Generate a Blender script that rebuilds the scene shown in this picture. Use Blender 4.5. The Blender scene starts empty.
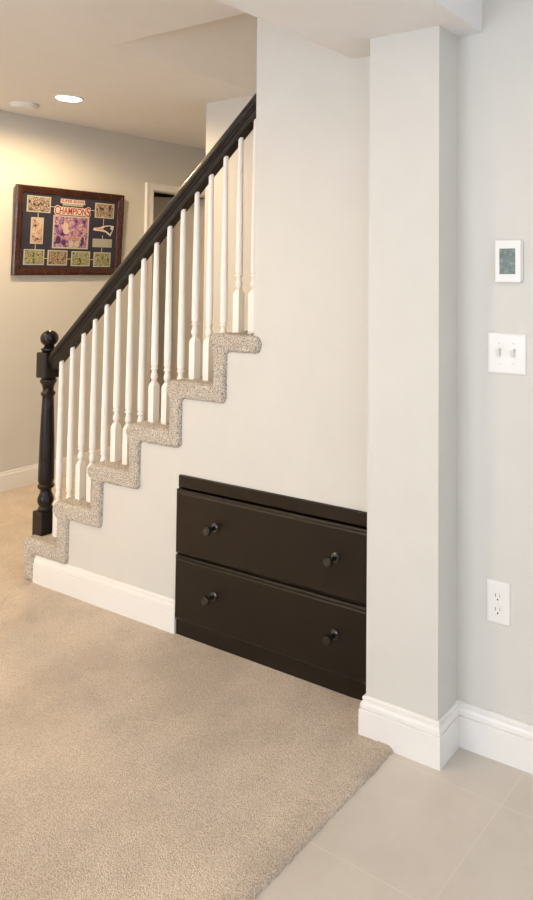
import bpy, bmesh, math, random
from mathutils import Vector, Matrix, noise
random.seed(4)
S = bpy.context.scene
COL = S.collection

# ------------------------------------------------------------------ materials
def _nt(name):
    m = bpy.data.materials.new(name); m.use_nodes = True
    nt = m.node_tree; nt.nodes.clear()
    out = nt.nodes.new('ShaderNodeOutputMaterial'); p = nt.nodes.new('ShaderNodeBsdfPrincipled')
    nt.links.new(p.outputs[0], out.inputs[0])
    return m, nt, p
def _noise(nt, scale, detail=3, vec=None, rough=.5):
    n = nt.nodes.new('ShaderNodeTexNoise'); n.inputs['Scale'].default_value = scale
    n.inputs['Detail'].default_value = detail; n.inputs['Roughness'].default_value = rough
    if vec is None:
        tc = nt.nodes.new('ShaderNodeTexCoord'); vec = tc.outputs['Object']
    nt.links.new(vec, n.inputs['Vector'])
    return n
def _ramp(nt, fac, stops, interp='LINEAR'):
    r = nt.nodes.new('ShaderNodeValToRGB'); r.color_ramp.interpolation = interp
    e = r.color_ramp.elements
    while len(e) > 1: e.remove(e[-1])
    e[0].position = stops[0][0]; e[0].color = (*stops[0][1], 1)
    for p, c in stops[1:]:
        x = e.new(p); x.color = (*c, 1)
    nt.links.new(fac, r.inputs[0]); return r
def _bump(nt, p, h, strength, dist):
    b = nt.nodes.new('ShaderNodeBump'); b.inputs['Strength'].default_value = strength
    b.inputs['Distance'].default_value = dist
    nt.links.new(h, b.inputs['Height']); nt.links.new(b.outputs[0], p.inputs['Normal'])
def paint(name, col, rough=.6, var=.02, bump=.1, spec=.5, coat=0, scale=9):
    m, nt, p = _nt(name)
    n = _noise(nt, scale)
    lo = tuple(c*(1-var) for c in col); hi = tuple(min(1, c*(1+var)) for c in col)
    r = _ramp(nt, n.outputs[0], [(.3, lo), (.7, hi)])
    nt.links.new(r.outputs[0], p.inputs['Base Color'])
    p.inputs['Roughness'].default_value = rough
    p.inputs['Specular IOR Level'].default_value = spec
    p.inputs['Coat Weight'].default_value = coat
    if coat: p.inputs['Coat Roughness'].default_value = .12
    if bump:
        b = _noise(nt, 260, 2); _bump(nt, p, b.outputs[0], bump, .001)
    return m
def carpet_mat(name, dark, mid, light, fine=200, patch=True, bump=.9, speck=(.36, .5, .64)):
    m, nt, p = _nt(name)
    n = _noise(nt, fine, 3, None, .7)
    r = _ramp(nt, n.outputs[0], [(speck[0], dark), (speck[1], mid), (speck[2], light)])
    colr = r.outputs[0]
    if patch:
        big = _noise(nt, 3.2, 5, None, .62)
        pr = _ramp(nt, big.outputs[0], [(.40, (.84, .83, .82)), (.5, (.92, .92, .915)), (.60, (1.0, 1.0, 1.0))])
        mx = nt.nodes.new('ShaderNodeMix'); mx.data_type = 'RGBA'; mx.blend_type = 'MULTIPLY'
        mx.inputs[0].default_value = 1
        nt.links.new(colr, mx.inputs[6]); nt.links.new(pr.outputs[0], mx.inputs[7]); colr = mx.outputs[2]
    nt.links.new(colr, p.inputs['Base Color'])
    p.inputs['Roughness'].default_value = 1
    p.inputs['Specular IOR Level'].default_value = .1
    p.inputs['Sheen Weight'].default_value = .25
    p.inputs['Sheen Roughness'].default_value = .6
    v = nt.nodes.new('ShaderNodeTexVoronoi'); v.inputs['Scale'].default_value = fine*1.1
    tc = nt.nodes.new('ShaderNodeTexCoord'); nt.links.new(tc.outputs['Object'], v.inputs['Vector'])
    ad = nt.nodes.new('ShaderNodeMath'); ad.operation = 'ADD'
    nt.links.new(n.outputs[0], ad.inputs[0]); nt.links.new(v.outputs['Distance'], ad.inputs[1])
    _bump(nt, p, ad.outputs[0], bump, .005)
    return m
def picture_mat(name, stops, scale, seed, interp='CONSTANT'):
    m, nt, p = _nt(name)
    tc = nt.nodes.new('ShaderNodeTexCoord'); mp = nt.nodes.new('ShaderNodeMapping')
    mp.inputs['Location'].default_value = (seed*1.7, seed*3.1, seed*.9)
    nt.links.new(tc.outputs['Object'], mp.inputs[0])
    n = _noise(nt, scale, 4, mp.outputs[0], .65)
    stops = [(p_, tuple(c*.72 for c in k_)) for p_, k_ in stops]
    r = _ramp(nt, n.outputs[0], stops, interp)
    nt.links.new(r.outputs[0], p.inputs['Base Color'])
    p.inputs['Roughness'].default_value = .35
    return m

M = {}
M['wall'] = paint('greige_wall_paint', (.63, .615, .575), .55, .012, .08)
M['ceil'] = paint('ceiling_paint', (.79, .775, .76), .75, .012, .08)
M['trim'] = paint('white_trim_paint', (.80, .78, .75), .32, .01, .02)
M['bal'] = paint('white_baluster_paint', (.86, .83, .78), .3, .01, .02)
M['black'] = paint('espresso_stain', (.011, .008, .007), .26, .15, .03, .32, 0, 14)
M['cab'] = paint('espresso_cabinet_paint', (.014, .0088, .005), .34, .12, .03, .26, .0, 6)
M['knob'] = paint('dark_knob', (.008, .006, .005), .2, .1, 0, .6, .5)
M['floor_carpet'] = carpet_mat('beige_floor_carpet', (.50, .40, .295), (.79, .655, .515), (.96, .84, .70), 270)
M['stair_carpet'] = carpet_mat('speckled_stair_carpet', (.22, .175, .125), (.56, .49, .405), (.80, .73, .63), 215, False, .8, (.38, .5, .6))
M['plate'] = paint('white_plastic', (.78, .77, .745), .28, .005, 0)
M['slot'] = paint('slot_dark', (.03, .028, .025), .6, .02, 0)
M['screw'] = paint('screw_paint', (.74, .73, .71), .35, .02, 0)
M['mahog'] = paint('mahogany', (.042, .011, .006), .25, .35, .03, .5, .4, 20)
M['mahog_side'] = paint('frame_side', (.23, .17, .09), .4, .1, 0)
M['mat'] = paint('navy_mat', (.022, .022, .042), .8, .12, .05)
M['cream'] = paint('cream_border', (.48, .45, .36), .6, .03, 0)
M['silver'] = paint('pewter_plaque', (.36, .35, .29), .45, .05, 0)
M['red'] = paint('red_letter', (.32, .02, .02), .5, .05, 0)
M['white'] = paint('white_letter', (.64, .59, .52), .5, .02, 0)
M['navy'] = paint('navy_print', (.015, .015, .03), .5, .05, 0)
M['salmon'] = paint('faded_red_print', (.62, .25, .18), .5, .05, 0)
M['doorp'] = paint('interior_door_paint', (.62, .58, .53), .4, .01, .02)
M['det'] = paint('detector_plastic', (.72, .72, .70), .45, .01, 0)
M['chrome'] = paint('nickel', (.5, .48, .44), .25, .02, 0); 
M['chrome'].node_tree.nodes['Principled BSDF'].inputs['Metallic'].default_value = 1

def tile_mat():
    m, nt, p = _nt('porcelain_tile')
    tc = nt.nodes.new('ShaderNodeTexCoord')
    mp = nt.nodes.new('ShaderNodeMapping'); mp.vector_type = 'TEXTURE'
    mp.inputs['Location'].default_value = (-.817, 1.752, 0); mp.inputs['Rotation'].default_value = (0, 0, math.radians(-1.8))
    nt.links.new(tc.outputs['Object'], mp.inputs[0])
    sep = nt.nodes.new('ShaderNodeSeparateXYZ'); nt.links.new(mp.outputs[0], sep.inputs[0])
    def axis(o, period):
        a = nt.nodes.new('ShaderNodeMath'); a.operation = 'DIVIDE'; a.inputs[1].default_value = period; nt.links.new(o, a.inputs[0])
        b = nt.nodes.new('ShaderNodeMath'); b.operation = 'ADD'; b.inputs[1].default_value = .5; nt.links.new(a.outputs[0], b.inputs[0])
        c = nt.nodes.new('ShaderNodeMath'); c.operation = 'FRACT'; nt.links.new(b.outputs[0], c.inputs[0])
        d = nt.nodes.new('ShaderNodeMath'); d.operation = 'SUBTRACT'; d.inputs[1].default_value = .5; nt.links.new(c.outputs[0], d.inputs[0])
        e = nt.nodes.new('ShaderNodeMath'); e.operation = 'ABSOLUTE'; nt.links.new(d.outputs[0], e.inputs[0])
        f = nt.nodes.new('ShaderNodeMath'); f.operation = 'MULTIPLY'; f.inputs[1].default_value = period; nt.links.new(e.outputs[0], f.inputs[0])
        fl = nt.nodes.new('ShaderNodeMath'); fl.operation = 'FLOOR'; nt.links.new(a.outputs[0], fl.inputs[0])
        return f.outputs[0], fl.outputs[0]
    dx, ix = axis(sep.outputs['X'], .61); dy, iy = axis(sep.outputs['Y'], .352)
    mn = nt.nodes.new('ShaderNodeMath'); mn.operation = 'MINIMUM'; nt.links.new(dx, mn.inputs[0]); nt.links.new(dy, mn.inputs[1])
    lt = nt.nodes.new('ShaderNodeMapRange'); lt.inputs[1].default_value = .0012; lt.inputs[2].default_value = .0026
    lt.inputs[3].default_value = .42; lt.inputs[4].default_value = 0; nt.links.new(mn.outputs[0], lt.inputs[0])
    n = _noise(nt, 3.0, 6, None, .6)
    r = _ramp(nt, n.outputs[0], [(.3, (.53, .485, .43)), (.5, (.59, .545, .49)), (.72, (.64, .59, .53))])
    mx = nt.nodes.new('ShaderNodeMix'); mx.data_type = 'RGBA'
    nt.links.new(lt.outputs[0], mx.inputs[0]); nt.links.new(r.outputs[0], mx.inputs[6]); mx.inputs[7].default_value = (.70, .65, .58, 1)
    nt.links.new(mx.outputs[2], p.inputs['Base Color'])
    p.inputs['Roughness'].default_value = .42
    inv = nt.nodes.new('ShaderNodeMath'); inv.operation = 'SUBTRACT'; inv.inputs[0].default_value = 1; nt.links.new(lt.outputs[0], inv.inputs[1])
    _bump(nt, p, inv.outputs[0], .35, .001)
    return m
M['tile'] = tile_mat()
def lcd_mat():
    m, nt, p = _nt('thermostat_glass')
    n = _noise(nt, 60, 3)
    r = _ramp(nt, n.outputs[0], [(.35, (.09, .11, .10)), (.55, (.13, .18, .15)), (.7, (.20, .28, .22))])  # grey-green patches painted in place of reflected greenery
    nt.links.new(r.outputs[0], p.inputs['Base Color']); p.inputs['Roughness'].default_value = .12
    p.inputs['Specular IOR Level'].default_value = .3
    return m
M['lcd'] = lcd_mat()
def emit(name, col, s):
    m = bpy.data.materials.new(name); m.use_nodes = True; nt = m.node_tree; nt.nodes.clear()
    o = nt.nodes.new('ShaderNodeOutputMaterial'); e = nt.nodes.new('ShaderNodeEmission')
    e.inputs[0].default_value = (*col, 1); e.inputs[1].default_value = s; nt.links.new(e.outputs[0], o.inputs[0]); return m
M['lamp'] = emit('lamp_lens_glow', (1, .82, .6), 22)
def glass():
    m, nt, p = _nt('window_glass')
    p.inputs['Base Color'].default_value = (1, 1, 1, 1); p.inputs['Roughness'].default_value = 0
    p.inputs['Transmission Weight'].default_value = 1; p.inputs['IOR'].default_value = 1.0
    p.inputs['Specular IOR Level'].default_value = .2
    return m
M['glass'] = glass()

# ------------------------------------------------------------------ mesh helpers
def bx(bm, x0, x1, y0, y1, z0, z1, bev=0, seg=2):
    vs = [bm.verts.new(p) for p in ((x0,y0,z0),(x1,y0,z0),(x1,y1,z0),(x0,y1,z0),(x0,y0,z1),(x1,y0,z1),(x1,y1,z1),(x0,y1,z1))]
    fs = [bm.faces.new([vs[i] for i in f]) for f in ((0,3,2,1),(4,5,6,7),(0,1,5,4),(1,2,6,5),(2,3,7,6),(3,0,4,7))]
    if bev:
        es = list({e for f in fs for e in f.edges})
        bmesh.ops.bevel(bm, geom=es, offset=bev, segments=seg, affect='EDGES', profile=.5)
    return bm
def box(*a, **k):
    return bx(bmesh.new(), *a, **k)
def prism(pts, axis, a, b, bm=None):
    """closed 2D outline extruded along axis; pts are the other two coordinates in xyz order"""
    bm = bm or bmesh.new()
    def P(u, v, w):
        return {'x': (w,u,v), 'y': (u,w,v), 'z': (u,v,w)}[axis]
    A = [bm.verts.new(P(u, v, a)) for u, v in pts]; B = [bm.verts.new(P(u, v, b)) for u, v in pts]
    bm.faces.new(A); bm.faces.new(list(reversed(B)))
    n = len(pts)
    for i in range(n):
        bm.faces.new([A[(i+1) % n], A[i], B[i], B[(i+1) % n]])
    bmesh.ops.recalc_face_normals(bm, faces=bm.faces[:])
    return bm
def lathe(prof, c, seg=24, bm=None, axis='z'):
    """prof: list of (radius, height)"""
    bm = bm or bmesh.new(); rings = []
    for r, h in prof:
        ring = []
        for i in range(seg):
            a = 2*math.pi*i/seg; u, v = r*math.cos(a), r*math.sin(a)
            q = {'z': (c[0]+u, c[1]+v, c[2]+h), 'y': (c[0]+u, c[1]+h, c[2]+v), 'x': (c[0]+h, c[1]+u, c[2]+v)}[axis]
            ring.append(bm.verts.new(q))
        rings.append(ring)
    for A, B in zip(rings, rings[1:]):
        for i in range(seg):
            bm.faces.new([A[i], A[(i+1) % seg], B[(i+1) % seg], B[i]])
    bm.faces.new(rings[0]); bm.faces.new(rings[-1])
    bmesh.ops.recalc_face_normals(bm, faces=bm.faces[:])
    return bm
def obj(name, bm, m, parent=None, smooth=False, org=None):
    """one mesh object; bm is in world coordinates"""
    root = parent
    while root is not None and root.parent is not None: root = root.parent
    o0 = Vector(root.location) if root else None
    if root is None:
        if org is None:
            xs = [v.co for v in bm.verts]
            o0 = Vector(((min(v.x for v in xs)+max(v.x for v in xs))/2, (min(v.y for v in xs)+max(v.y for v in xs))/2, min(v.z for v in xs)))
        else: o0 = Vector(org)
    for v in bm.verts: v.co -= o0
    me = bpy.data.meshes.new(name); bm.to_mesh(me); bm.free()
    me.materials.append(M[m] if isinstance(m, str) else m)
    if smooth:
        for p in me.polygons: p.use_smooth = True
        me.set_sharp_from_angle(angle=math.radians(38))
    o = bpy.data.objects.new(name, me); COL.objects.link(o)
    if parent: o.parent = parent
    else: o.location = o0
    return o
def struct(name, bm, m, **k):
    o = obj(name, bm, m, org=(0, 0, 0), **k); o['kind'] = 'structure'; return o
def tag(o, label, cat, group=None):
    o['label'] = label; o['category'] = cat
    if group: o['group'] = group
    return o
def thing(name, label, cat, loc, group=None):
    o = bpy.data.objects.new(name, None); o.empty_display_size = .05
    COL.objects.link(o); o.location = loc
    return tag(o, label, cat, group)

# ------------------------------------------------------------------ key dimensions
CZ = 2.433                      # ceiling
YS = 1.944                      # face of the stair wall
YB = 2.047                      # back of the stair wall
YF = 3.043                      # far side wall of the stair
XP = -4.71                      # wall with the framed picture
XN = [-3.219, -2.983, -2.754, -2.5195, -2.28, -2.0405, -1.801, -1.5615, -1.322]
NOSE = [-3.312, -3.092, -2.853, -2.6075, -2.368, -2.1285]   # front of each nosing
RB = [.076, .074, .067, .064, .064, .064]      # inner face of each riser
RISE = .1955
T = [1.164 - RISE*(5-i) for i in range(9)]     # tread tops
XE = -1.908                     # end of full height wall

# ------------------------------------------------------------------ floor
struct('floor', box(-6.3, 3.3, -3.6, 5.7, -.12, -.003), 'tile')

def carpet_floor():
    bm = bmesh.new()
    xe = -1.178
    xs = [-4.71, -4.4, -4, -3.5, -3, -2.5, -2.1, -1.8, -1.6, -1.45, -1.36, -1.30]
    x = -1.26
    while x < xe - .001: xs.append(x); x += .006
    xs.append(xe)
    ys = [-3.4, -2.5, -1.5, -.6, 0, .4, .7, .85]
    y = .93
    while y < 1.83: ys.append(y); y += .007
    ys += [1.9, 2.0, 2.2, 2.6, 3.2, 4, 5.4]
    ztop = .0008
    def h(x, y):
        d = xe - x
        r = .018
        k = max(0, min(1, (x+1.45)/.2)); zt = ztop + .011*k*k*(3-2*k)
        z = zt if d > r else zt - (r - math.sqrt(max(0, r*r-(r-d)**2))*1.0)
        return max(z, -.0035)
    g = []
    for x in xs:
        row = []
        for y in ys:
            z = h(x, y)
            v = Vector((x, y, z))
            if x > -1.30 and .8 < y < 1.84:
                nv = noise.noise_vector(Vector((x*75, y*75, 3)))*.003 + noise.noise_vector(Vector((x*170, y*170, 9)))*.004
                v += nv
            row.append(bm.verts.new(v))
        g.append(row)
    for i in range(len(xs)-1):
        for j in range(len(ys)-1):
            bm.faces.new([g[i][j], g[i+1][j], g[i+1][j+1], g[i][j+1]])
    # skirt down to the slab
    last = g[-1]; low = [bm.verts.new((v.co.x+.002, v.co.y, -.004)) for v in last]
    for j in range(len(ys)-1): bm.faces.new([last[j], low[j], low[j+1], last[j+1]])
    o = struct('floor_carpet', bm, 'floor_carpet')
    for p in o.data.polygons: p.use_smooth = True
    return o
carpet_floor()

# ------------------------------------------------------------------ walls
# stair wall: steps up under the carpet, then rises to the ceiling, notched for the cabinet
pts = [(XN[0]-.03, -.02)]
for i in range(6):
    pts.append((XN[i]-.03, T[i]-.03))
    pts.append((XN[i+1]-.03 if i < 5 else XE, T[i]-.03))
pts += [(XE, CZ+.01), (-1.03, CZ+.01), (-1.03, -.02), (-1.284, -.02), (-1.284, .6075), (-2.286, .6075), (-2.286, -.02)]
struct('wall_stair', prism(pts, 'y', YS, YB), 'wall')
struct('wall_column', box(-1.288, -1.037, 1.80, YS+.001, -.02, 2.2), 'wall')
struct('wall_back', box(-1.037, 3.2, 1.915, YB, -.02, CZ+.01), 'wall')
struct('ceiling_beam', box(-1.462, -.952, -3.5, YS+.001, 2.13, CZ+.01), 'ceil')
struct('wall_stair_far', box(-3.40, 3.2, YF, YF+.1, -.02, 4.4), 'wall')
# picture wall with the door opening
DY0, DY1, DZ = 3.697, 4.46, 2.036
bm = box(XP-.1, XP, -3.5, DY0, -.02, CZ+.01); bx(bm, XP-.1, XP, DY1, 5.5, -.02, CZ+.01); bx(bm, XP-.1, XP, DY0, DY1, DZ, CZ+.01)
struct('wall_left', bm, 'wall')
struct('wall_far', box(-4.71, -3.3, 5.4, 5.5, -.02, CZ+.01), 'wall')
struct('wall_corridor', box(-3.40, -3.3, YF+.1, 5.4, -.02, CZ+.01), 'wall')
# little room behind the door
bm = box(-6.2, XP-.1, 2.9, 3.0, -.02, CZ+.01); bx(bm, -6.2, XP-.1, 5.0, 5.1, -.02, CZ+.01); bx(bm, -6.3, -6.2, 2.9, 5.1, -.02, CZ+.01)
struct('wall_closet', bm, 'wall')
# ceiling with the stair well cut out
HX = -2.924
bm = box(-6.3, 3.3, -3.6, YB, CZ, CZ+.12)
bx(bm, -6.3, HX, YB, YF, CZ, CZ+.12)
bx(bm, -6.3, 3.3, YF, 5.6, CZ, CZ+.12)
struct('ceiling', bm, 'ceil')
# sloping ceiling over the stair
SL = .16
struct('ceiling_slope', prism([(HX, CZ), (3.2, CZ+(3.2-HX)*SL), (3.2, CZ+(3.2-HX)*SL+.1), (HX, CZ+.1)], 'y', YB, YF), 'ceil')
# room behind the camera: two walls with windows
W1 = (-3.5, -.3, .06, 2.2)   # x0,x1,z0,z1 in the front wall; unseen, enlarged and shifted to add light
bm = box(-4.8, W1[0], -3.6, -3.5, -.02, CZ+.01); bx(bm, W1[1], 3.3, -3.6, -3.5, -.02, CZ+.01)
bx(bm, W1[0], W1[1], -3.6, -3.5, -.02, W1[2]); bx(bm, W1[0], W1[1], -3.6, -3.5, W1[3], CZ+.01)
struct('wall_front', bm, 'wall')
W2 = (-2.6, .7, .35, 2.2)
bm = box(3.2, 3.3, -3.5, W2[0], -.02, CZ+.01); bx(bm, 3.2, 3.3, W2[1], YF, -.02, CZ+.01)
bx(bm, 3.2, 3.3, W2[0], W2[1], -.02, W2[2]); bx(bm, 3.2, 3.3, W2[0], W2[1], W2[3], CZ+.01)
struct('wall_right', bm, 'wall')
def win(name, bm, pane):
    w = struct(name, bm, 'trim')
    g = obj('pane', pane, 'glass', w)
bm = bmesh.new()
for x in (W1[0], (W1[0]+W1[1])/2-.03, W1[1]-.06): bx(bm, x, x+.06, -3.58, -3.49, W1[2], W1[3])
for z in (W1[2], W1[3]-.06): bx(bm, W1[0], W1[1], -3.58, -3.49, z, z+.06)
win('window_1', bm, box(W1[0], W1[1], -3.545, -3.54, W1[2], W1[3]))
bm = bmesh.new()
for y in (W2[0], (W2[0]+W2[1])/2-.03, W2[1]-.06): bx(bm, 3.19, 3.28, y, y+.06, W2[2], W2[3])
for z in (W2[2], W2[3]-.06): bx(bm, 3.19, 3.28, W2[0], W2[1], z, z+.06)
win('window_2', bm, box(3.24, 3.245, W2[0], W2[1], W2[2], W2[3]))

# ------------------------------------------------------------------ baseboards
CX0_ = -2.285
BP = [(0, 0), (.014, 0), (.014, .092), (.0115, .097), (.0115, .113), (.007, .121), (.0045, .128), (0, .128)]  # depth, height
BP = [(0, -.004), (.016, -.004), (.016, .084), (.0150, .0855), (.0105, .0865), (.0105, .0885), (.0135, .0900), (.0125, .100), (.0095, .1065), (.0060, .1085), (.0060, .1105), (.0085, .1125), (.0080, .119), (.005, .1215), (0, .1215)]
def base_run(path, closed=False):
    """path: list of (x, y, nx, ny) mitre points; the profile is offset along n"""
    bm = bmesh.new(); rings = []
    for x, y, nx, ny in path:
        rings.append([bm.verts.new((x+nx*d, y+ny*d, z)) for d, z in BP])
    n = len(BP)
    for A, B in zip(rings, rings[1:]):
        for i in range(n):
            bm.faces.new([A[i], A[(i+1) % n], B[(i+1) % n], B[i]])
    bm.faces.new(rings[0]); bm.faces.new(rings[-1])
    bmesh.ops.recalc_face_normals(bm, faces=bm.faces[:])
    return bm
struct('baseboard_stair', base_run([(XN[0]+.002, YS, 0, -1), (CX0_-.002, YS, 0, -1)]), 'trim')
struct('baseboard_column', base_run([(-1.288, YS-.03, -1, 0), (-1.288, 1.80, -1, -1), (-1.037, 1.80, 1, -1), (-1.037, 1.915, 1, -1), (3.2, 1.915, 0, -1)]), 'trim')
struct('baseboard_left', base_run([(XP, -3.5, 1, 0), (XP, DY0-.07, 1, 0)]), 'trim')
struct('baseboard_far', base_run([(XP, DY1+.07, 1, 0), (XP, 5.4, 1, -1), (-3.4, 5.4, -1, -1), (-3.4, YF, -1, -1), (-3.31, YF, 0, -1)]), 'trim')

# ------------------------------------------------------------------ door in the picture wall
t = .013
w = .072
prof = [(0, 0), (0, .010), (.006, .013), (.040, .014), (.050, .017), (.056, .021), (.068, .021), (.072, .017), (.072, 0)]
bm = bmesh.new(); rings = []
zt = DZ
for (yy, zz, du, dz) in ((DY0, -.01, -1, 0), (DY0, zt, -1, .74), (DY1, zt, 1, .74), (DY1, -.01, 1, 0)):
    rings.append([bm.verts.new((XP+d, yy+du*u, zz+dz*u)) for u, d in prof])
for A, B in zip(rings, rings[1:]):
    for k in range(len(prof)): bm.faces.new([A[k], A[(k+1) % len(prof)], B[(k+1) % len(prof)], B[k]])
bm.faces.new(rings[0]); bm.faces.new(rings[-1])
bmesh.ops.recalc_face_normals(bm, faces=bm.faces[:])
# jamb lining
bx(bm, XP-.099, XP+.004, DY0+.001, DY0+.006, -.01, DZ-.007); bx(bm, XP-.099, XP+.004, DY1-.006, DY1-.001, -.01, DZ-.007)
bx(bm, XP-.099, XP+.004, DY0+.001, DY1-.001, DZ-.0065, DZ-.001)
struct('trim_1', bm, 'trim')
# six panel door leaf, hinged on the far jamb and swung into the dark room
hx, hy = XP-.045, DY1-.008
L = .74; ang = math.radians(31)
bm = bmesh.new()
bx(bm, 0, L, -.017, .017, .012, DZ-.012)
for (u0, u1) in ((.11, .335), (.405, .63)):
    for (z0, z1) in ((.22, .80), (.98, 1.52), (1.64, 1.90)):
        bx(bm, u0, u1, -.0215, -.0165, z0, z1, .004)
        bx(bm, u0+.03, u1-.03, -.026, -.020, z0+.03, z1-.03, .005)
mt = Matrix.Translation((hx, hy, 0)) @ Matrix.Rotation(-math.pi/2-ang, 4, 'Z')
bm2 = bm
for v in bm2.verts: v.co = mt @ Vector((v.co.x, -v.co.y, v.co.z))
bmesh.ops.recalc_face_normals(bm2, faces=bm2.faces[:])
door = struct('door_1', bm2, 'doorp')
bm = bmesh.new()
lathe([(.026, .017), (.026, .022), (.009, .024), (.009, .045), (.022, .052), (.027, .064), (.020, .076), (.006, .079)], (0, 0, 0), 16, bm, 'y')
for v in bm.verts: v.co = mt @ Vector((L-.06+v.co.x, v.co.y, .93+v.co.z))
kb = obj('door_knob', bm, 'chrome', door, True)
kb['label'] = 'round metal knob'

# ------------------------------------------------------------------ carpeted stair
stair = thing('staircase', 'carpeted staircase climbing right with speckled beige carpet wrapped over its open side', 'staircase', (XN[0], 2.5, 0))
YO = 1.929
disp_tex = bpy.data.textures.new('tuft', 'CLOUDS'); disp_tex.noise_scale = .011; disp_tex.noise_depth = 2
def arc(cx, cz, r, a0, a1, n=6):
    return [(cx+r*math.cos(math.radians(a0+(a1-a0)*i/n)), cz+r*math.sin(math.radians(a0+(a1-a0)*i/n))) for i in range(n+1)]
def step_profile(i, last=False):
    x, tz = XN[i], T[i]
    rb = RB[i]                       # riser thickness
    bz = tz-.066                    # underside of tread band
    lo = 0.0 if i == 0 else T[i-1]-.066
    xr = XN[i+1]-.035 if i < 5 else -1.868
    p = []
    # start lower left of riser, go up the front
    p += [(x-rb, lo if i == 0 else T[i-1]-.02)]
    p += [(x-rb, bz-.010), (min(x-rb-.004, NOSE[i]+.022), bz+.002)]
    p += arc(NOSE[i]+.034, tz-.034, .034, 205, 90, 8)           # nosing
    if i == 5:
        p += arc(xr-.030, tz-.033, .033, 90, -90, 8)
    else:
        p += [(xr, tz), (xr, bz)]
    p += [(x, bz)]
    if i == 0: p += [(x, lo)]
    else: p += arc(x-.022, lo+.022, .022, 0, -90, 4) + [(x-rb, lo)]
    return p
def make_step(i):
    yb = YF-.003
    bm = bmesh.new()
    prof = step_profile(i)
    prism(prof, 'y', YO, yb, bm)
    o = obj('carpeted_step', bm, 'stair_carpet', stair)
    if i <= 5:
        b = o.modifiers.new('bevel', 'BEVEL'); b.width = .012; b.segments = 3; b.limit_method = 'ANGLE'; b.angle_limit = math.radians(60)
        r = o.modifiers.new('remesh', 'REMESH'); r.mode = 'VOXEL'; r.voxel_size = .0075; r.use_smooth_shade = True
        d = o.modifiers.new('tuft', 'DISPLACE'); d.texture = disp_tex; d.strength = .010; d.mid_level = .5; d.texture_coords = 'LOCAL'
    return o
for i in range(6): make_step(i)
# treads of the hidden run beyond the wall end
for i in (6, 7):
    x = XN[i]
    bm = prism([(x-.07, T[i-1]-.02), (x-.07, T[i]-.04), (x-.095, T[i]-.03), (x-.095, T[i]-.005), (x-.08, T[i]), (x+.175, T[i]), (x+.175, T[i]-.066), (x, T[i]-.066), (x, T[i-1]-.066), (x-.07, T[i-1]-.066)], 'y', YB+.003, YF-.003)
    obj('carpeted_step', bm, 'stair_carpet', stair)
bm = box(-1.93, XN[6]-.06, YB+.003, YF-.003, T[5]-.066, T[5])
obj('carpeted_step', bm, 'stair_carpet', stair)

# ------------------------------------------------------------------ balusters
YBAL = 2.015
M_R = .837
def rail_under(x): return .977 + (x+3.182)*M_R
def baluster(i, x, base):
    top = rail_under(x)+.006
    H = top-base
    b = .0155
    bm = bmesh.new()
    # square block with a shouldered top
    s = [(b, 0), (b, .158), (b*.93, .164)]
    rings = []
    for r, h in s: rings.append([bm.verts.new((x+sx*r, YBAL+sy*r, base+h)) for sx, sy in ((-1,-1),(1,-1),(1,1),(-1,1))])
    for A, B in zip(rings, rings[1:]):
        for k in range(4): bm.faces.new([A[k], A[(k+1)%4], B[(k+1)%4], B[k]])
    bm.faces.new(rings[0]); bm.faces.new(rings[-1])
    # chamfered shoulder
    tp = [bm.verts.new((x+math.cos(a)*.0098, YBAL+math.sin(a)*.0098, base+.180)) for a in [math.radians(-135+90*k) for k in range(4)]]
    bt = rings[-1]
    for k in range(4): bm.faces.new([bt[k], bt[(k+1)%4], tp[(k+1)%4], tp[k]])
    prof = [(.0095, .172), (.0100, .186), (.0128, .190), (.0142, .197), (.0140, .204), (.0112, .212), (.0098, .220), (.0100, .227),
            (.0140, .229), (.0145, .2325), (.0140, .236), (.0108, .2375), (.0108, .2425), (.0136, .244), (.0140, .256), (.0142, .30),
            (.0132, .45), (.0115, .60), (.0098, H-.02), (.0095, H)]
    lathe(prof, (x, YBAL, base), 16, bm)
    return bm
GB = 'white balusters of the stair rail'
order = ['first', 'second', 'third', 'fourth', 'fifth', 'sixth']
XB = [-1.977-.0800*i for i in range(15, -1, -1)]
lab = []
for i, x in enumerate(XB):
    if i < 2: k = 0
    else: k = (i-2)//3 + 1
    k = min(k, 5)
    within = i if k == 0 else (i-2) % 3
    side = (['left', 'right'][within] if k == 0 or k == 5 else ['left', 'middle', 'right'][within])
    if i == 0: l = 'white turned baluster next to the black newel post, on the lowest step'
    elif i == 1: l = 'white turned baluster on the lowest step, the one farther from the newel post'
    elif i == 15: l = 'white turned baluster half hidden against the end of the full-height wall'
    elif i == 14: l = 'white turned baluster on the topmost visible step, left of the one against the wall'
    else: l = 'white turned baluster, %s of three on the %s step from the floor' % (side, order[k])
    bm = baluster(i, x, T[k]-.012)
    o = obj('baluster', bm, 'bal', None, True, (x, YBAL, T[k]-.012))
    tag(o, l, 'baluster', GB)

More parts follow.
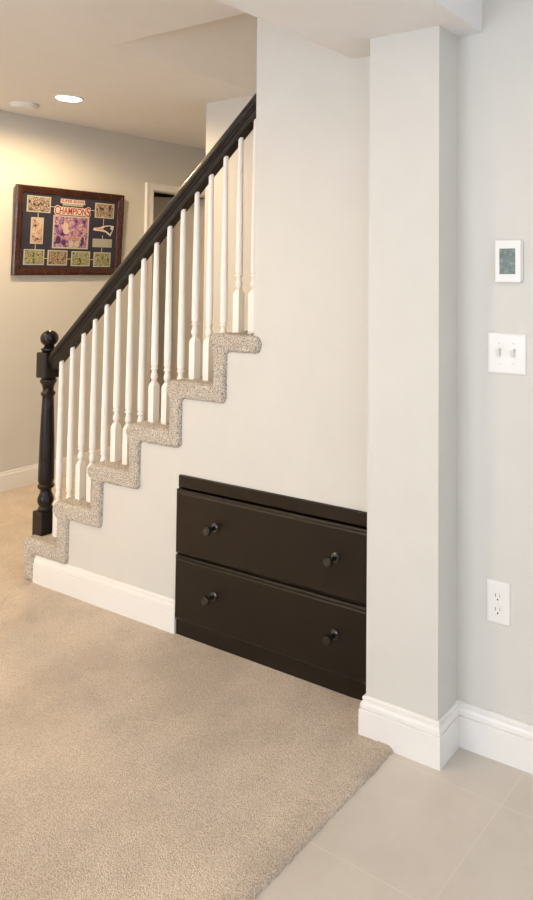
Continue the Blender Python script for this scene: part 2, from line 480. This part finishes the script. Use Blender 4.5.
# ------------------------------------------------------------------ handrail
def handrail():
    # profile: (y offset, height above underside line, measured vertically)
    V = 1.0
    pr = [(-.019, 0), (.019, 0), (.0205, .010), (.0215, .022), (.026, .026), (.027, .031), (.0245, .034), (.0245, .037), (.030, .043), (.0325, .054), (.0315, .068), (.027, .079), (.018, .087), (.007, .091)]
    full = pr + [(-y, h) for y, h in reversed(pr[2:])]
    bm = bmesh.new(); x0, x1 = -3.236, XE+.002
    A = [bm.verts.new((x0, YBAL+y, rail_under(x0)+h)) for y, h in full]
    B = [bm.verts.new((x1, YBAL+y, rail_under(x1)+h)) for y, h in full]
    n = len(full)
    for i in range(n): bm.faces.new([A[i], A[(i+1)%n], B[(i+1)%n], B[i]])
    bm.faces.new(A); bm.faces.new(B)
    bmesh.ops.recalc_face_normals(bm, faces=bm.faces[:])
    return bm
tag(obj('handrail', handrail(), 'black', None, True), 'glossy black-stained wooden handrail sloping from the newel post up to the wall', 'handrail')

# ------------------------------------------------------------------ newel post
NX, NY, s = -3.271, 2.012, .0385
newel = thing('newel_post', 'black turned newel post with ball top standing on the lowest carpeted step', 'newel post', (NX, NY, T[0]-.008))
z0 = T[0]-.008
def chamfer_block(za, zb):
    return box(NX-s, NX+s, NY-s, NY+s, za, zb, bev=.005, seg=2)
obj('base_block', chamfer_block(z0, .291), 'black', newel)
obj('top_block', chamfer_block(.903, 1.022), 'black', newel)
prof = [(.025, .286), (.030, .291), (.0325, .297), (.031, .304), (.0265, .309), (.0275, .315), (.0325, .325), (.0345, .337), (.033, .350), (.027, .366), (.0235, .376), (.0245, .386),
        (.0325, .394), (.035, .400), (.0345, .407), (.029, .412), (.0305, .418), (.0335, .43), (.0335, .46), (.031, .60), (.0275, .72), (.0245, .805),
        (.0245, .815), (.029, .822), (.0310, .828), (.0295, .834), (.0235, .840), (.0225, .849), (.025, .862), (.030, .876), (.0345, .882), (.0355, .888), (.033, .895), (.028, .90), (.026, .906)]
obj('turned_shaft', lathe(prof, (NX, NY, 0), 32), 'black', newel, True)
prof = [(.026, 1.020), (.029, 1.026), (.0340, 1.032), (.0335, 1.038), (.026, 1.043), (.021, 1.046), (.0235, 1.050), (.018, 1.054), (.017, 1.056)]
R_ = .0385; zc = 1.085
for k in range(13):
    a = math.radians(-62 + (90+62)*k/12); prof.append((max(.0008, R_*math.cos(a)), zc+R_*math.sin(a)))
prof = prof[:9] + [q for q in prof[9:] if q[1] > 1.056 or q[0] > .02]
obj('ball_finial', lathe(prof, (NX, NY, 0), 32), 'black', newel, True)

# ------------------------------------------------------------------ built in drawer cabinet
CX0, CX1 = -2.285, -1.286
cab = thing('drawer_cabinet', 'dark espresso two-drawer cabinet built into the wall under the stairs', 'cabinet', (CX0, YS, 0))
bm = bmesh.new()
YC = YS-.008
bx(bm, CX0, CX1, YC, YC+.018, .562, .6065, .001, 1)      # top rail
bx(bm, CX0, CX0+.02, YC+.002, YC+.02, .06, .563); bx(bm, CX1-.02, CX1, YC+.002, YC+.02, .06, .563)
bx(bm, CX0+.01, CX1-.01, YC+.002, YC+.02, .295, .318)
bx(bm, CX0, CX0+.015, YC+.02, YC+.42, .012, .6065); bx(bm, CX1-.015, CX1, YC+.02, YC+.42, .012, .6065)
bx(bm, CX0, CX1, YC+.41, YC+.42, .012, .6065); bx(bm, CX0, CX1, YC+.02, YC+.41, .595, .6065); bx(bm, CX0, CX1, YC+.02, YC+.41, .012, .03)
obj('carcass', bm, 'cab', cab)
obj('toe_kick', box(CX0, CX1, YC-.001, YC+.018, .0005, .0605, bev=.001), 'cab', cab)
def drawer(za, zb):
    # front with a moulded (ogee) edge
    bm = bmesh.new(); yb = YC+.002
    lay = [(0, 0), (0, .010), (.004, .0125), (.007, .0135), (.009, .0175), (.013, .0205)]   # inset, depth
    rings = []
    for ins, d in lay:
        rings.append([bm.verts.new((x, yb-d, z)) for x, z in ((CX0+ins, za+ins), (CX1-ins, za+ins), (CX1-ins, zb-ins), (CX0+ins, zb-ins))])
    for A, B in zip(rings, rings[1:]):
        for k in range(4): bm.faces.new([A[k], A[(k+1)%4], B[(k+1)%4], B[k]])
    bm.faces.new(rings[0]); bm.faces.new(rings[-1])
    bmesh.ops.recalc_face_normals(bm, faces=bm.faces[:])
    d = obj('drawer', bm, 'cab', cab)
    yf = yb-.0205
    for kx in (-2.062, -1.499):
        prof = [(.0175, .001), (.0175, -.003), (.014, -.006), (.0080, -.008), (.0065, -.018), (.0075, -.028), (.0135, -.032), (.0170, -.036), (.0175, -.041), (.0145, -.047), (.0120, -.0475), (.0115, -.0465), (.003, -.0465)]
        kz = zb-.108
        obj('knob', lathe(prof, (kx, yf, kz), 20, None, 'y'), 'knob', d, True)
drawer(.3125, .556)
drawer(.063, .3055)

# ------------------------------------------------------------------ framed memorabilia
YP = Vector
fr = thing('framed_memorabilia', 'mahogany-framed football memorabilia display on navy mat hanging on the left wall', 'framed picture', (XP, 3.018, 1.368))
FRZ = .006
y0, y1, z0, z1 = 2.628, 3.409, 1.368, 1.960
bm = bmesh.new()
lay = [(0, .001), (0, .026), (.004, .031), (.018, .034), (.026, .030), (.034, .026), (.040, .025), (.049, .018), (.050, .008)]
rings = []
for ins, d in lay:
    rings.append([bm.verts.new((XP+d, y, z)) for y, z in ((y0+ins, z0+ins), (y1-ins, z0+ins), (y1-ins, z1-ins), (y0+ins, z1-ins))])
for A, B in zip(rings, rings[1:]):
    for k in range(4): bm.faces.new([A[k], A[(k+1)%4], B[(k+1)%4], B[k]])
bmesh.ops.recalc_face_normals(bm, faces=bm.faces[:])
obj('frame', bm, 'mahog', fr)
XM = XP+.012
obj('mat_board', box(XP+.002, XM, y0+.045, y1-.045, z0+.045, z1-.045), 'mat', fr)
def panel(name, y0, y1, z0, z1, mat, label=None, border=.007, d=.003, bmat='cream'):
    p = obj(name, box(XM-.001, XM+d, y0, y1, z0, z1), bmat, fr)
    if label: p['label'] = label
    if mat:
        q = obj('print', box(XM+d-.0005, XM+d+.0008, y0+border, y1-border, z0+border, z1-border), mat, p)
    return p
crowd = [(0, (.03, .02, .02)), (.40, (.18, .06, .05)), (.46, (.62, .55, .45)), (.52, (.08, .05, .05)), (.56, (.45, .28, .18)), (.62, (.75, .70, .58))]
field = [(0, (.05, .05, .05)), (.40, (.20, .30, .06)), (.47, (.58, .50, .36)), (.53, (.10, .09, .05)), (.57, (.30, .34, .12)), (.63, (.70, .68, .52))]
cent = [(0, (.05, .02, .08)), (.38, (.30, .14, .42)), (.45, (.62, .28, .38)), (.50, (.75, .55, .42)), (.54, (.16, .05, .14)), (.58, (.38, .24, .62)), (.64, (.8, .66, .58))]
tick = [(0, (.72, .60, .45)), (.46, (.68, .56, .42)), (.50, (.55, .12, .08)), (.54, (.74, .62, .48)), (.60, (.07, .04, .04))]
panel('photo', 2.702, 2.861, 1.787, 1.895, picture_mat('photo_a', crowd, 36, 1), 'small red and white photo at the upper left')
panel('photo', 3.187, 3.337, 1.779, 1.886, picture_mat('photo_b', crowd, 34, 2), 'small dark photo at the upper right')
panel('photo', 2.697, 2.834, 1.437, 1.540, picture_mat('photo_c', field, 34, 3), 'small green field photo at the lower left')
panel('photo', 2.858, 2.996, 1.435, 1.538, picture_mat('photo_d', [(p, (c[0]*1.1, c[1]*.8, c[2])) for p, c in field], 34, 4), 'small team photo, second along the bottom')
panel('photo', 3.026, 3.165, 1.431, 1.535, picture_mat('photo_e', field, 36, 5), 'small green photo, third along the bottom')
panel('photo', 3.194, 3.327, 1.427, 1.532, picture_mat('photo_f', field, 30, 6), 'small photo at the lower right')
panel('ticket', 2.735, 2.819, 1.577, 1.753, picture_mat('ticket_print', tick, 32, 7), 'cream ticket with red and black print', .009)
panel('plaque', 3.181, 3.332, 1.568, 1.629, None, 'dull silver plaque', bmat='silver')
# centre photo: colourful print with figures
cp = panel('photo', 2.885, 3.145, 1.551, 1.778, picture_mat('photo_centre', cent, 17, 8), 'large purple and pink photo of celebrating players in the centre', .009)
def blob(cy, cz, ry, rz, mat, n=14):
    return prism([(cy+ry*math.cos(2*math.pi*k/n), cz+rz*math.sin(2*math.pi*k/n)) for k in range(n)], 'x', XM+.0035, XM+.0048)
def fig(parts, mat):
    for cy, cz, ry, rz in parts:
        n = 12; bm = bmesh.new()
        prism([(cy+ry*math.cos(2*math.pi*k/n), cz+rz*math.sin(2*math.pi*k/n)) for k in range(n)], 'x', XM+.0033, XM+.0046, bm)
        obj('figure_print', bm, mat, cp)
fig([(2.972, 1.70, .020, .030), (2.978, 1.672, .022, .022)], paint('pale_shirt_print', (.6, .48, .42), .5, .1, 0))                       # pale shirt
fig([(2.974, 1.742, .012, .013), (3.03, 1.628, .012, .014), (3.062, 1.622, .012, .014)], paint('skin_print', (.45, .24, .15), .5, .05, 0))
fig([(2.925, 1.610, .018, .026), (2.965, 1.592, .014, .020), (3.10, 1.61, .011, .028), (3.105, 1.74, .012, .014)], paint('dark_jersey_print', (.05, .025, .07), .5, .2, 0))
fig([(3.02, 1.586, .018, .022), (3.06, 1.584, .020, .024), (2.915, 1.575, .008, .008)], paint('pale_jersey_print', (.5, .42, .38), .5, .1, 0))
fr.rotation_euler.y = .048; fr.location.z += FRZ
# thin inlaid lines joining the pieces
def ln(ya, yb, za, zb): obj('inlay_line', box(XM-.001, XM+.0012, ya, yb, za, zb), 'cream', fr)
w = .0022
for yc, za, zb in ((2.780, 1.752, 1.79), (2.772, 1.538, 1.579), (3.258, 1.73, 1.782), (3.256, 1.627, 1.66), (3.255, 1.53, 1.570)): ln(yc-w, yc+w, za, zb)
for zc_, ya, yb in ((1.838, 2.86, 2.90), (1.835, 3.14, 3.19), (1.487, 2.833, 2.86), (1.486, 2.995, 3.028), (1.484, 3.163, 3.196)): ln(ya, yb, zc_-w, zc_+w)
# lettering
def text_bm(body, size, off=0.0, sx=1.0):
    cu = bpy.data.curves.new('t', 'FONT'); cu.body = body; cu.size = size; cu.offset = off; cu.extrude = .0006; cu.resolution_u = 3
    o = bpy.data.objects.new('t', cu); COL.objects.link(o)
    bpy.context.view_layer.update()
    me = bpy.data.meshes.new_from_object(o.evaluated_get(bpy.context.evaluated_depsgraph_get()))
    bpy.data.objects.remove(o)
    bm = bmesh.new(); bm.from_mesh(me); bpy.data.meshes.remove(me)
    return bm
def put(bmt, ya, yb, za, zb, x, into):
    xs = [v.co.x for v in bmt.verts]; ys = [v.co.y for v in bmt.verts]
    a, b, c, d = min(xs), max(xs), min(ys), max(ys)
    me = bpy.data.meshes.new('tmp')
    for v in bmt.verts:
        u = (v.co.x-a)/(b-a); w_ = (v.co.y-c)/(d-c); zz = v.co.z
        v.co = Vector((x+zz, ya+(yb-ya)*u, za+(zb-za)*w_))
    bmt.to_mesh(me); bmt.free(); into.from_mesh(me); bpy.data.meshes.remove(me)
red = bmesh.new(); wht = bmesh.new()
o_ = .0045
for body, ya, yb, za, zb in (('SUPER BOWL', 2.932, 3.104, 1.874, 1.895), ('C', 2.889, 2.921, 1.787, 1.848), ('HAMPION', 2.924, 3.116, 1.793, 1.841), ('S', 3.120, 3.148, 1.785, 1.851)):
    put(text_bm(body, 1, .012), ya, yb, za, zb, XM+.0055, red)
    put(text_bm(body, 1, .075), ya-o_, yb+o_, za-o_, zb+o_, XM+.0035, wht)
bx(wht, XM-.0005, XM+.003, 2.930, 3.106, 1.868, 1.898, .001, 1); bx(wht, XM-.0005, XM+.003, 2.900, 3.140, 1.789, 1.843, .001, 1)
hd = obj('headline', wht, 'white', fr); hd['label'] = 'pale backing of the red headline lettering'
obj('lettering', red, 'red', hd)
sb = bmesh.new()
bx(sb, XM-.0005, XM+.0032, 2.945, 3.095, 1.852, 1.868, .001, 1)
obj('headline_numeral_strip', sb, 'silver', fr)
# team emblem: streaked profile head pointing left to right
def poly(pts, xa, xb, bm): prism(pts, 'x', xa, xb, bm)
em = bmesh.new()
out = [(3.180, 1.700), (3.188, 1.712), (3.225, 1.716), (3.262, 1.730), (3.30, 1.736), (3.342, 1.732), (3.338, 1.712), (3.330, 1.690), (3.316, 1.657), (3.300, 1.668), (3.280, 1.684), (3.245, 1.690), (3.205, 1.692), (3.186, 1.694)]
poly(out, XM-.0005, XM+.0035, em)
eo = obj('emblem', em, 'white', fr); eo['label'] = 'team emblem of a streaked profile head'
em = bmesh.new(); poly([(3.250, 1.706), (3.268, 1.722), (3.302, 1.729), (3.320, 1.727), (3.310, 1.712), (3.322, 1.705), (3.328, 1.696), (3.316, 1.682), (3.312, 1.672), (3.300, 1.682), (3.282, 1.694)], XM+.003, XM+.0042, em)
obj('emblem_hat', em, 'navy', eo)
em = bmesh.new(); poly([(3.190, 1.703), (3.20, 1.709), (3.236, 1.711), (3.250, 1.716), (3.246, 1.708), (3.258, 1.699), (3.23, 1.698)], XM+.003, XM+.0042, em)
obj('emblem_streak', em, 'salmon', eo)

# ------------------------------------------------------------------ devices on the back wall
YW = 1.915
th = thing('thermostat', 'white rectangular thermostat with grey-green screen on the wall above the light switches', 'thermostat', (-.857, YW, 1.37))
obj('housing', box(-.903, -.8205, YW-.016, YW, 1.369, 1.4935, bev=.003, seg=3), 'plate', th)
obj('wall_plate', box(-.900, -.8175, YW-.008, YW, 1.373, 1.490, bev=.002), 'plate', th)
obj('screen', box(-.888, -.8375, YW-.0168, YW-.01, 1.3935, 1.4685), 'lcd', th)

sw = thing('light_switch_plate', 'white double toggle light switch plate below the thermostat', 'light switch', (-.871, YW, 1.10))
def plate(bm, x0, x1, z0, z1):
    rings = []
    for ins, d in ((0, -.0002), (0, .0025), (.003, .0052), (.008, .0058)):
        rings.append([bm.verts.new((x, YW-d, z)) for x, z in ((x0+ins, z0+ins), (x1-ins, z0+ins), (x1-ins, z1-ins), (x0+ins, z1-ins))])
    for A, B in zip(rings, rings[1:]):
        for k in range(4): bm.faces.new([A[k], A[(k+1)%4], B[(k+1)%4], B[k]])
    bm.faces.new(rings[0]); bm.faces.new(rings[-1]); bmesh.ops.recalc_face_normals(bm, faces=bm.faces[:])
    return bm
pl = obj('plate', plate(bmesh.new(), -.933, -.811, 1.101, 1.2205), 'plate', sw)
for cx in (-.895, -.849):
    cz = 1.161
    bm = bmesh.new()
    for a in ((-.0065, -.0050), (.0050, .0065)): bx(bm, cx+a[0], cx+a[1], YW-.0075, YW-.005, cz-.0135, cz+.0135)
    for a in ((-.0135, -.0120), (.0120, .0135)): bx(bm, cx-.0065, cx+.0065, YW-.0075, YW-.005, cz+a[0], cz+a[1])
    obj('toggle_collar', bm, 'screw', sw)
    bm = prism([(YW-.005, cz-.010), (YW-.005, cz+.009), (YW-.018, cz+.014), (YW-.0195, cz+.0105), (YW-.012, cz-.004)], 'x', cx-.0042, cx+.0042)
    obj('toggle', bm, 'plate', sw)
    for dz in (-.030, .030):
        bm = lathe([(.0032, .001), (.0032, -.0010), (.002, -.0018), (.0005, -.0019)], (cx, YW-.0058, cz+dz), 12, None, 'y')
        obj('screw', bm, 'screw', sw, True)

ol = thing('wall_outlet', 'white duplex electrical outlet low on the wall right of the column', 'outlet', (-.899, YW, .377))
obj('plate', plate(bmesh.new(), -.937, -.862, .377, .4985), 'plate', ol)
for cz in (.4555, .4165):
    cx = -.8995
    prof = []
    n = 20; ptsr = []
    for k in range(n):
        a = 2*math.pi*k/n; px_, pz_ = .0172*math.cos(a), .0172*math.sin(a)
        pz_ = max(-.0145, min(.0145, pz_)); ptsr.append((cx+px_, cz+pz_))
    rc = obj('receptacle', prism(ptsr, 'y', YW-.0072, YW-.004), 'plate', ol)
    bm = bmesh.new()
    bx(bm, cx-.0078, cx-.0060, YW-.0076, YW-.006, cz-.001, cz+.0085)
    bx(bm, cx+.0060, cx+.0074, YW-.0076, YW-.006, cz+.000, cz+.0075)
    lathe([(.0026, .001), (.0026, -.0004)], (cx, YW-.0072, cz-.0075), 10, bm, 'y')
    obj('slots', bm, 'slot', rc)
obj('screw', lathe([(.0030, .001), (.0030, -.0008), (.0005, -.0016)], (-.8995, YW-.0058, .436), 12, None, 'y'), 'screw', ol, True)

# ------------------------------------------------------------------ ceiling fittings
LX, LY = -4.022, 2.557
cl = thing('recessed_light', 'lit round recessed downlight in the ceiling', 'ceiling light', (LX, LY, CZ))
obj('trim_ring', lathe([(.082, .0), (.082, -.004), (.072, -.0065), (.066, -.003), (.066, .0005)], (LX, LY, CZ), 32), 'trim', cl, True)
obj('lens', lathe([(.0655, -.001), (.062, -.0085), (.03, -.010), (.001, -.0105)], (LX, LY, CZ), 32), 'lamp', cl, True)
DX, DYY = -4.408, 2.518
tag(obj('smoke_detector', lathe([(.078, .001), (.078, -.010), (.074, -.016), (.068, -.018), (.064, -.026), (.040, -.030), (.001, -.031)], (DX, DYY, CZ), 32), 'det', None, True),
    'small unlit round white disc on the ceiling left of the lit downlight', 'smoke detector')

# ------------------------------------------------------------------ lights
def area(name, loc, rot, sx, sy, power, col):
    l = bpy.data.lights.new(name, 'AREA'); l.shape = 'RECTANGLE'; l.size = sx; l.size_y = sy; l.energy = power; l.color = col
    o = bpy.data.objects.new(name, l); COL.objects.link(o); o.location = loc; o.rotation_euler = rot; return o
def can(loc, power, col=(1, .78, .55), ang=120):
    l = bpy.data.lights.new('downlight', 'SPOT'); l.energy = power; l.color = col; l.spot_size = math.radians(ang); l.spot_blend = .5; l.shadow_soft_size = .06
    o = bpy.data.objects.new('downlight', l); COL.objects.link(o); o.location = loc; return o
DAY = (.88, .94, 1)
area('window_fill', ((W1[0]+W1[1])/2, -3.48, (W1[2]+W1[3])/2), (math.radians(116), 0, 0), W1[1]-W1[0], W1[3]-W1[2]-.1, 100, DAY)  # area lamp at the window, tilted upward as added fill for the ceiling
area('window_fill', (3.18, (W2[0]+W2[1])/2, (W2[2]+W2[3])/2), (math.radians(110), 0, math.radians(90)), W2[1]-W2[0], W2[3]-W2[2]-.1, 46, DAY)  # side window lamp, likewise aimed up to brighten the ceiling
WARM = (1, .72, .40)
for p_, e_, c_ in (((LX, LY, CZ-.02), 88, WARM), ((-4.0, .9, CZ-.01), 92, WARM), ((-2.7, .2, CZ-.01), 56, (1, .82, .62)), ((-4.0, -.9, CZ-.01), 75, WARM),
                   ((-.2, .6, CZ-.01), 22, (1, .86, .70)), ((1.4, .6, CZ-.01), 22, (1, .86, .70)), ((-2.7, -1.6, CZ-.01), 50, WARM),
                   ((-4.05, 4.5, CZ-.01), 9, WARM), ((-1.2, 2.55, 2.6), 11, WARM)):
    can(p_, e_, c_, 176)

w = bpy.data.worlds.new('World'); S.world = w; w.use_nodes = True
w.node_tree.nodes['Background'].inputs[0].default_value = (.62, .74, 1, 1)
w.node_tree.nodes['Background'].inputs[1].default_value = 1.6

# ------------------------------------------------------------------ camera
f, px, py, yaw, pit, rol = 709.7, 447.9, 242.77, -.50994, .04092, .001388
cy, sy = math.cos(yaw), math.sin(yaw)
F = Vector((sy*math.cos(pit), cy*math.cos(pit), math.sin(pit))); R0 = Vector((cy, -sy, 0)); U0 = R0.cross(F)
Rr = R0*math.cos(rol)+U0*math.sin(rol); Ur = -R0*math.sin(rol)+U0*math.cos(rol)
cd = bpy.data.cameras.new('camera'); cam = bpy.data.objects.new('camera', cd); COL.objects.link(cam)
cam.matrix_world = Matrix(((Rr.x, Ur.x, -F.x, 0), (Rr.y, Ur.y, -F.y, 0), (Rr.z, Ur.z, -F.z, 1.4), (0, 0, 0, 1)))
cd.sensor_fit = 'VERTICAL'; cd.sensor_height = 24; cd.lens = f/900*24
cd.shift_x = (266.5-px)/900; cd.shift_y = -(450-py)/900
cd.clip_start = .02
S.camera = cam
S.view_settings.view_transform = 'Standard'; S.view_settings.look = 'None'
S.view_settings.gamma = 1; S.view_settings.use_curve_mapping = False
S.view_settings.exposure = 0.02
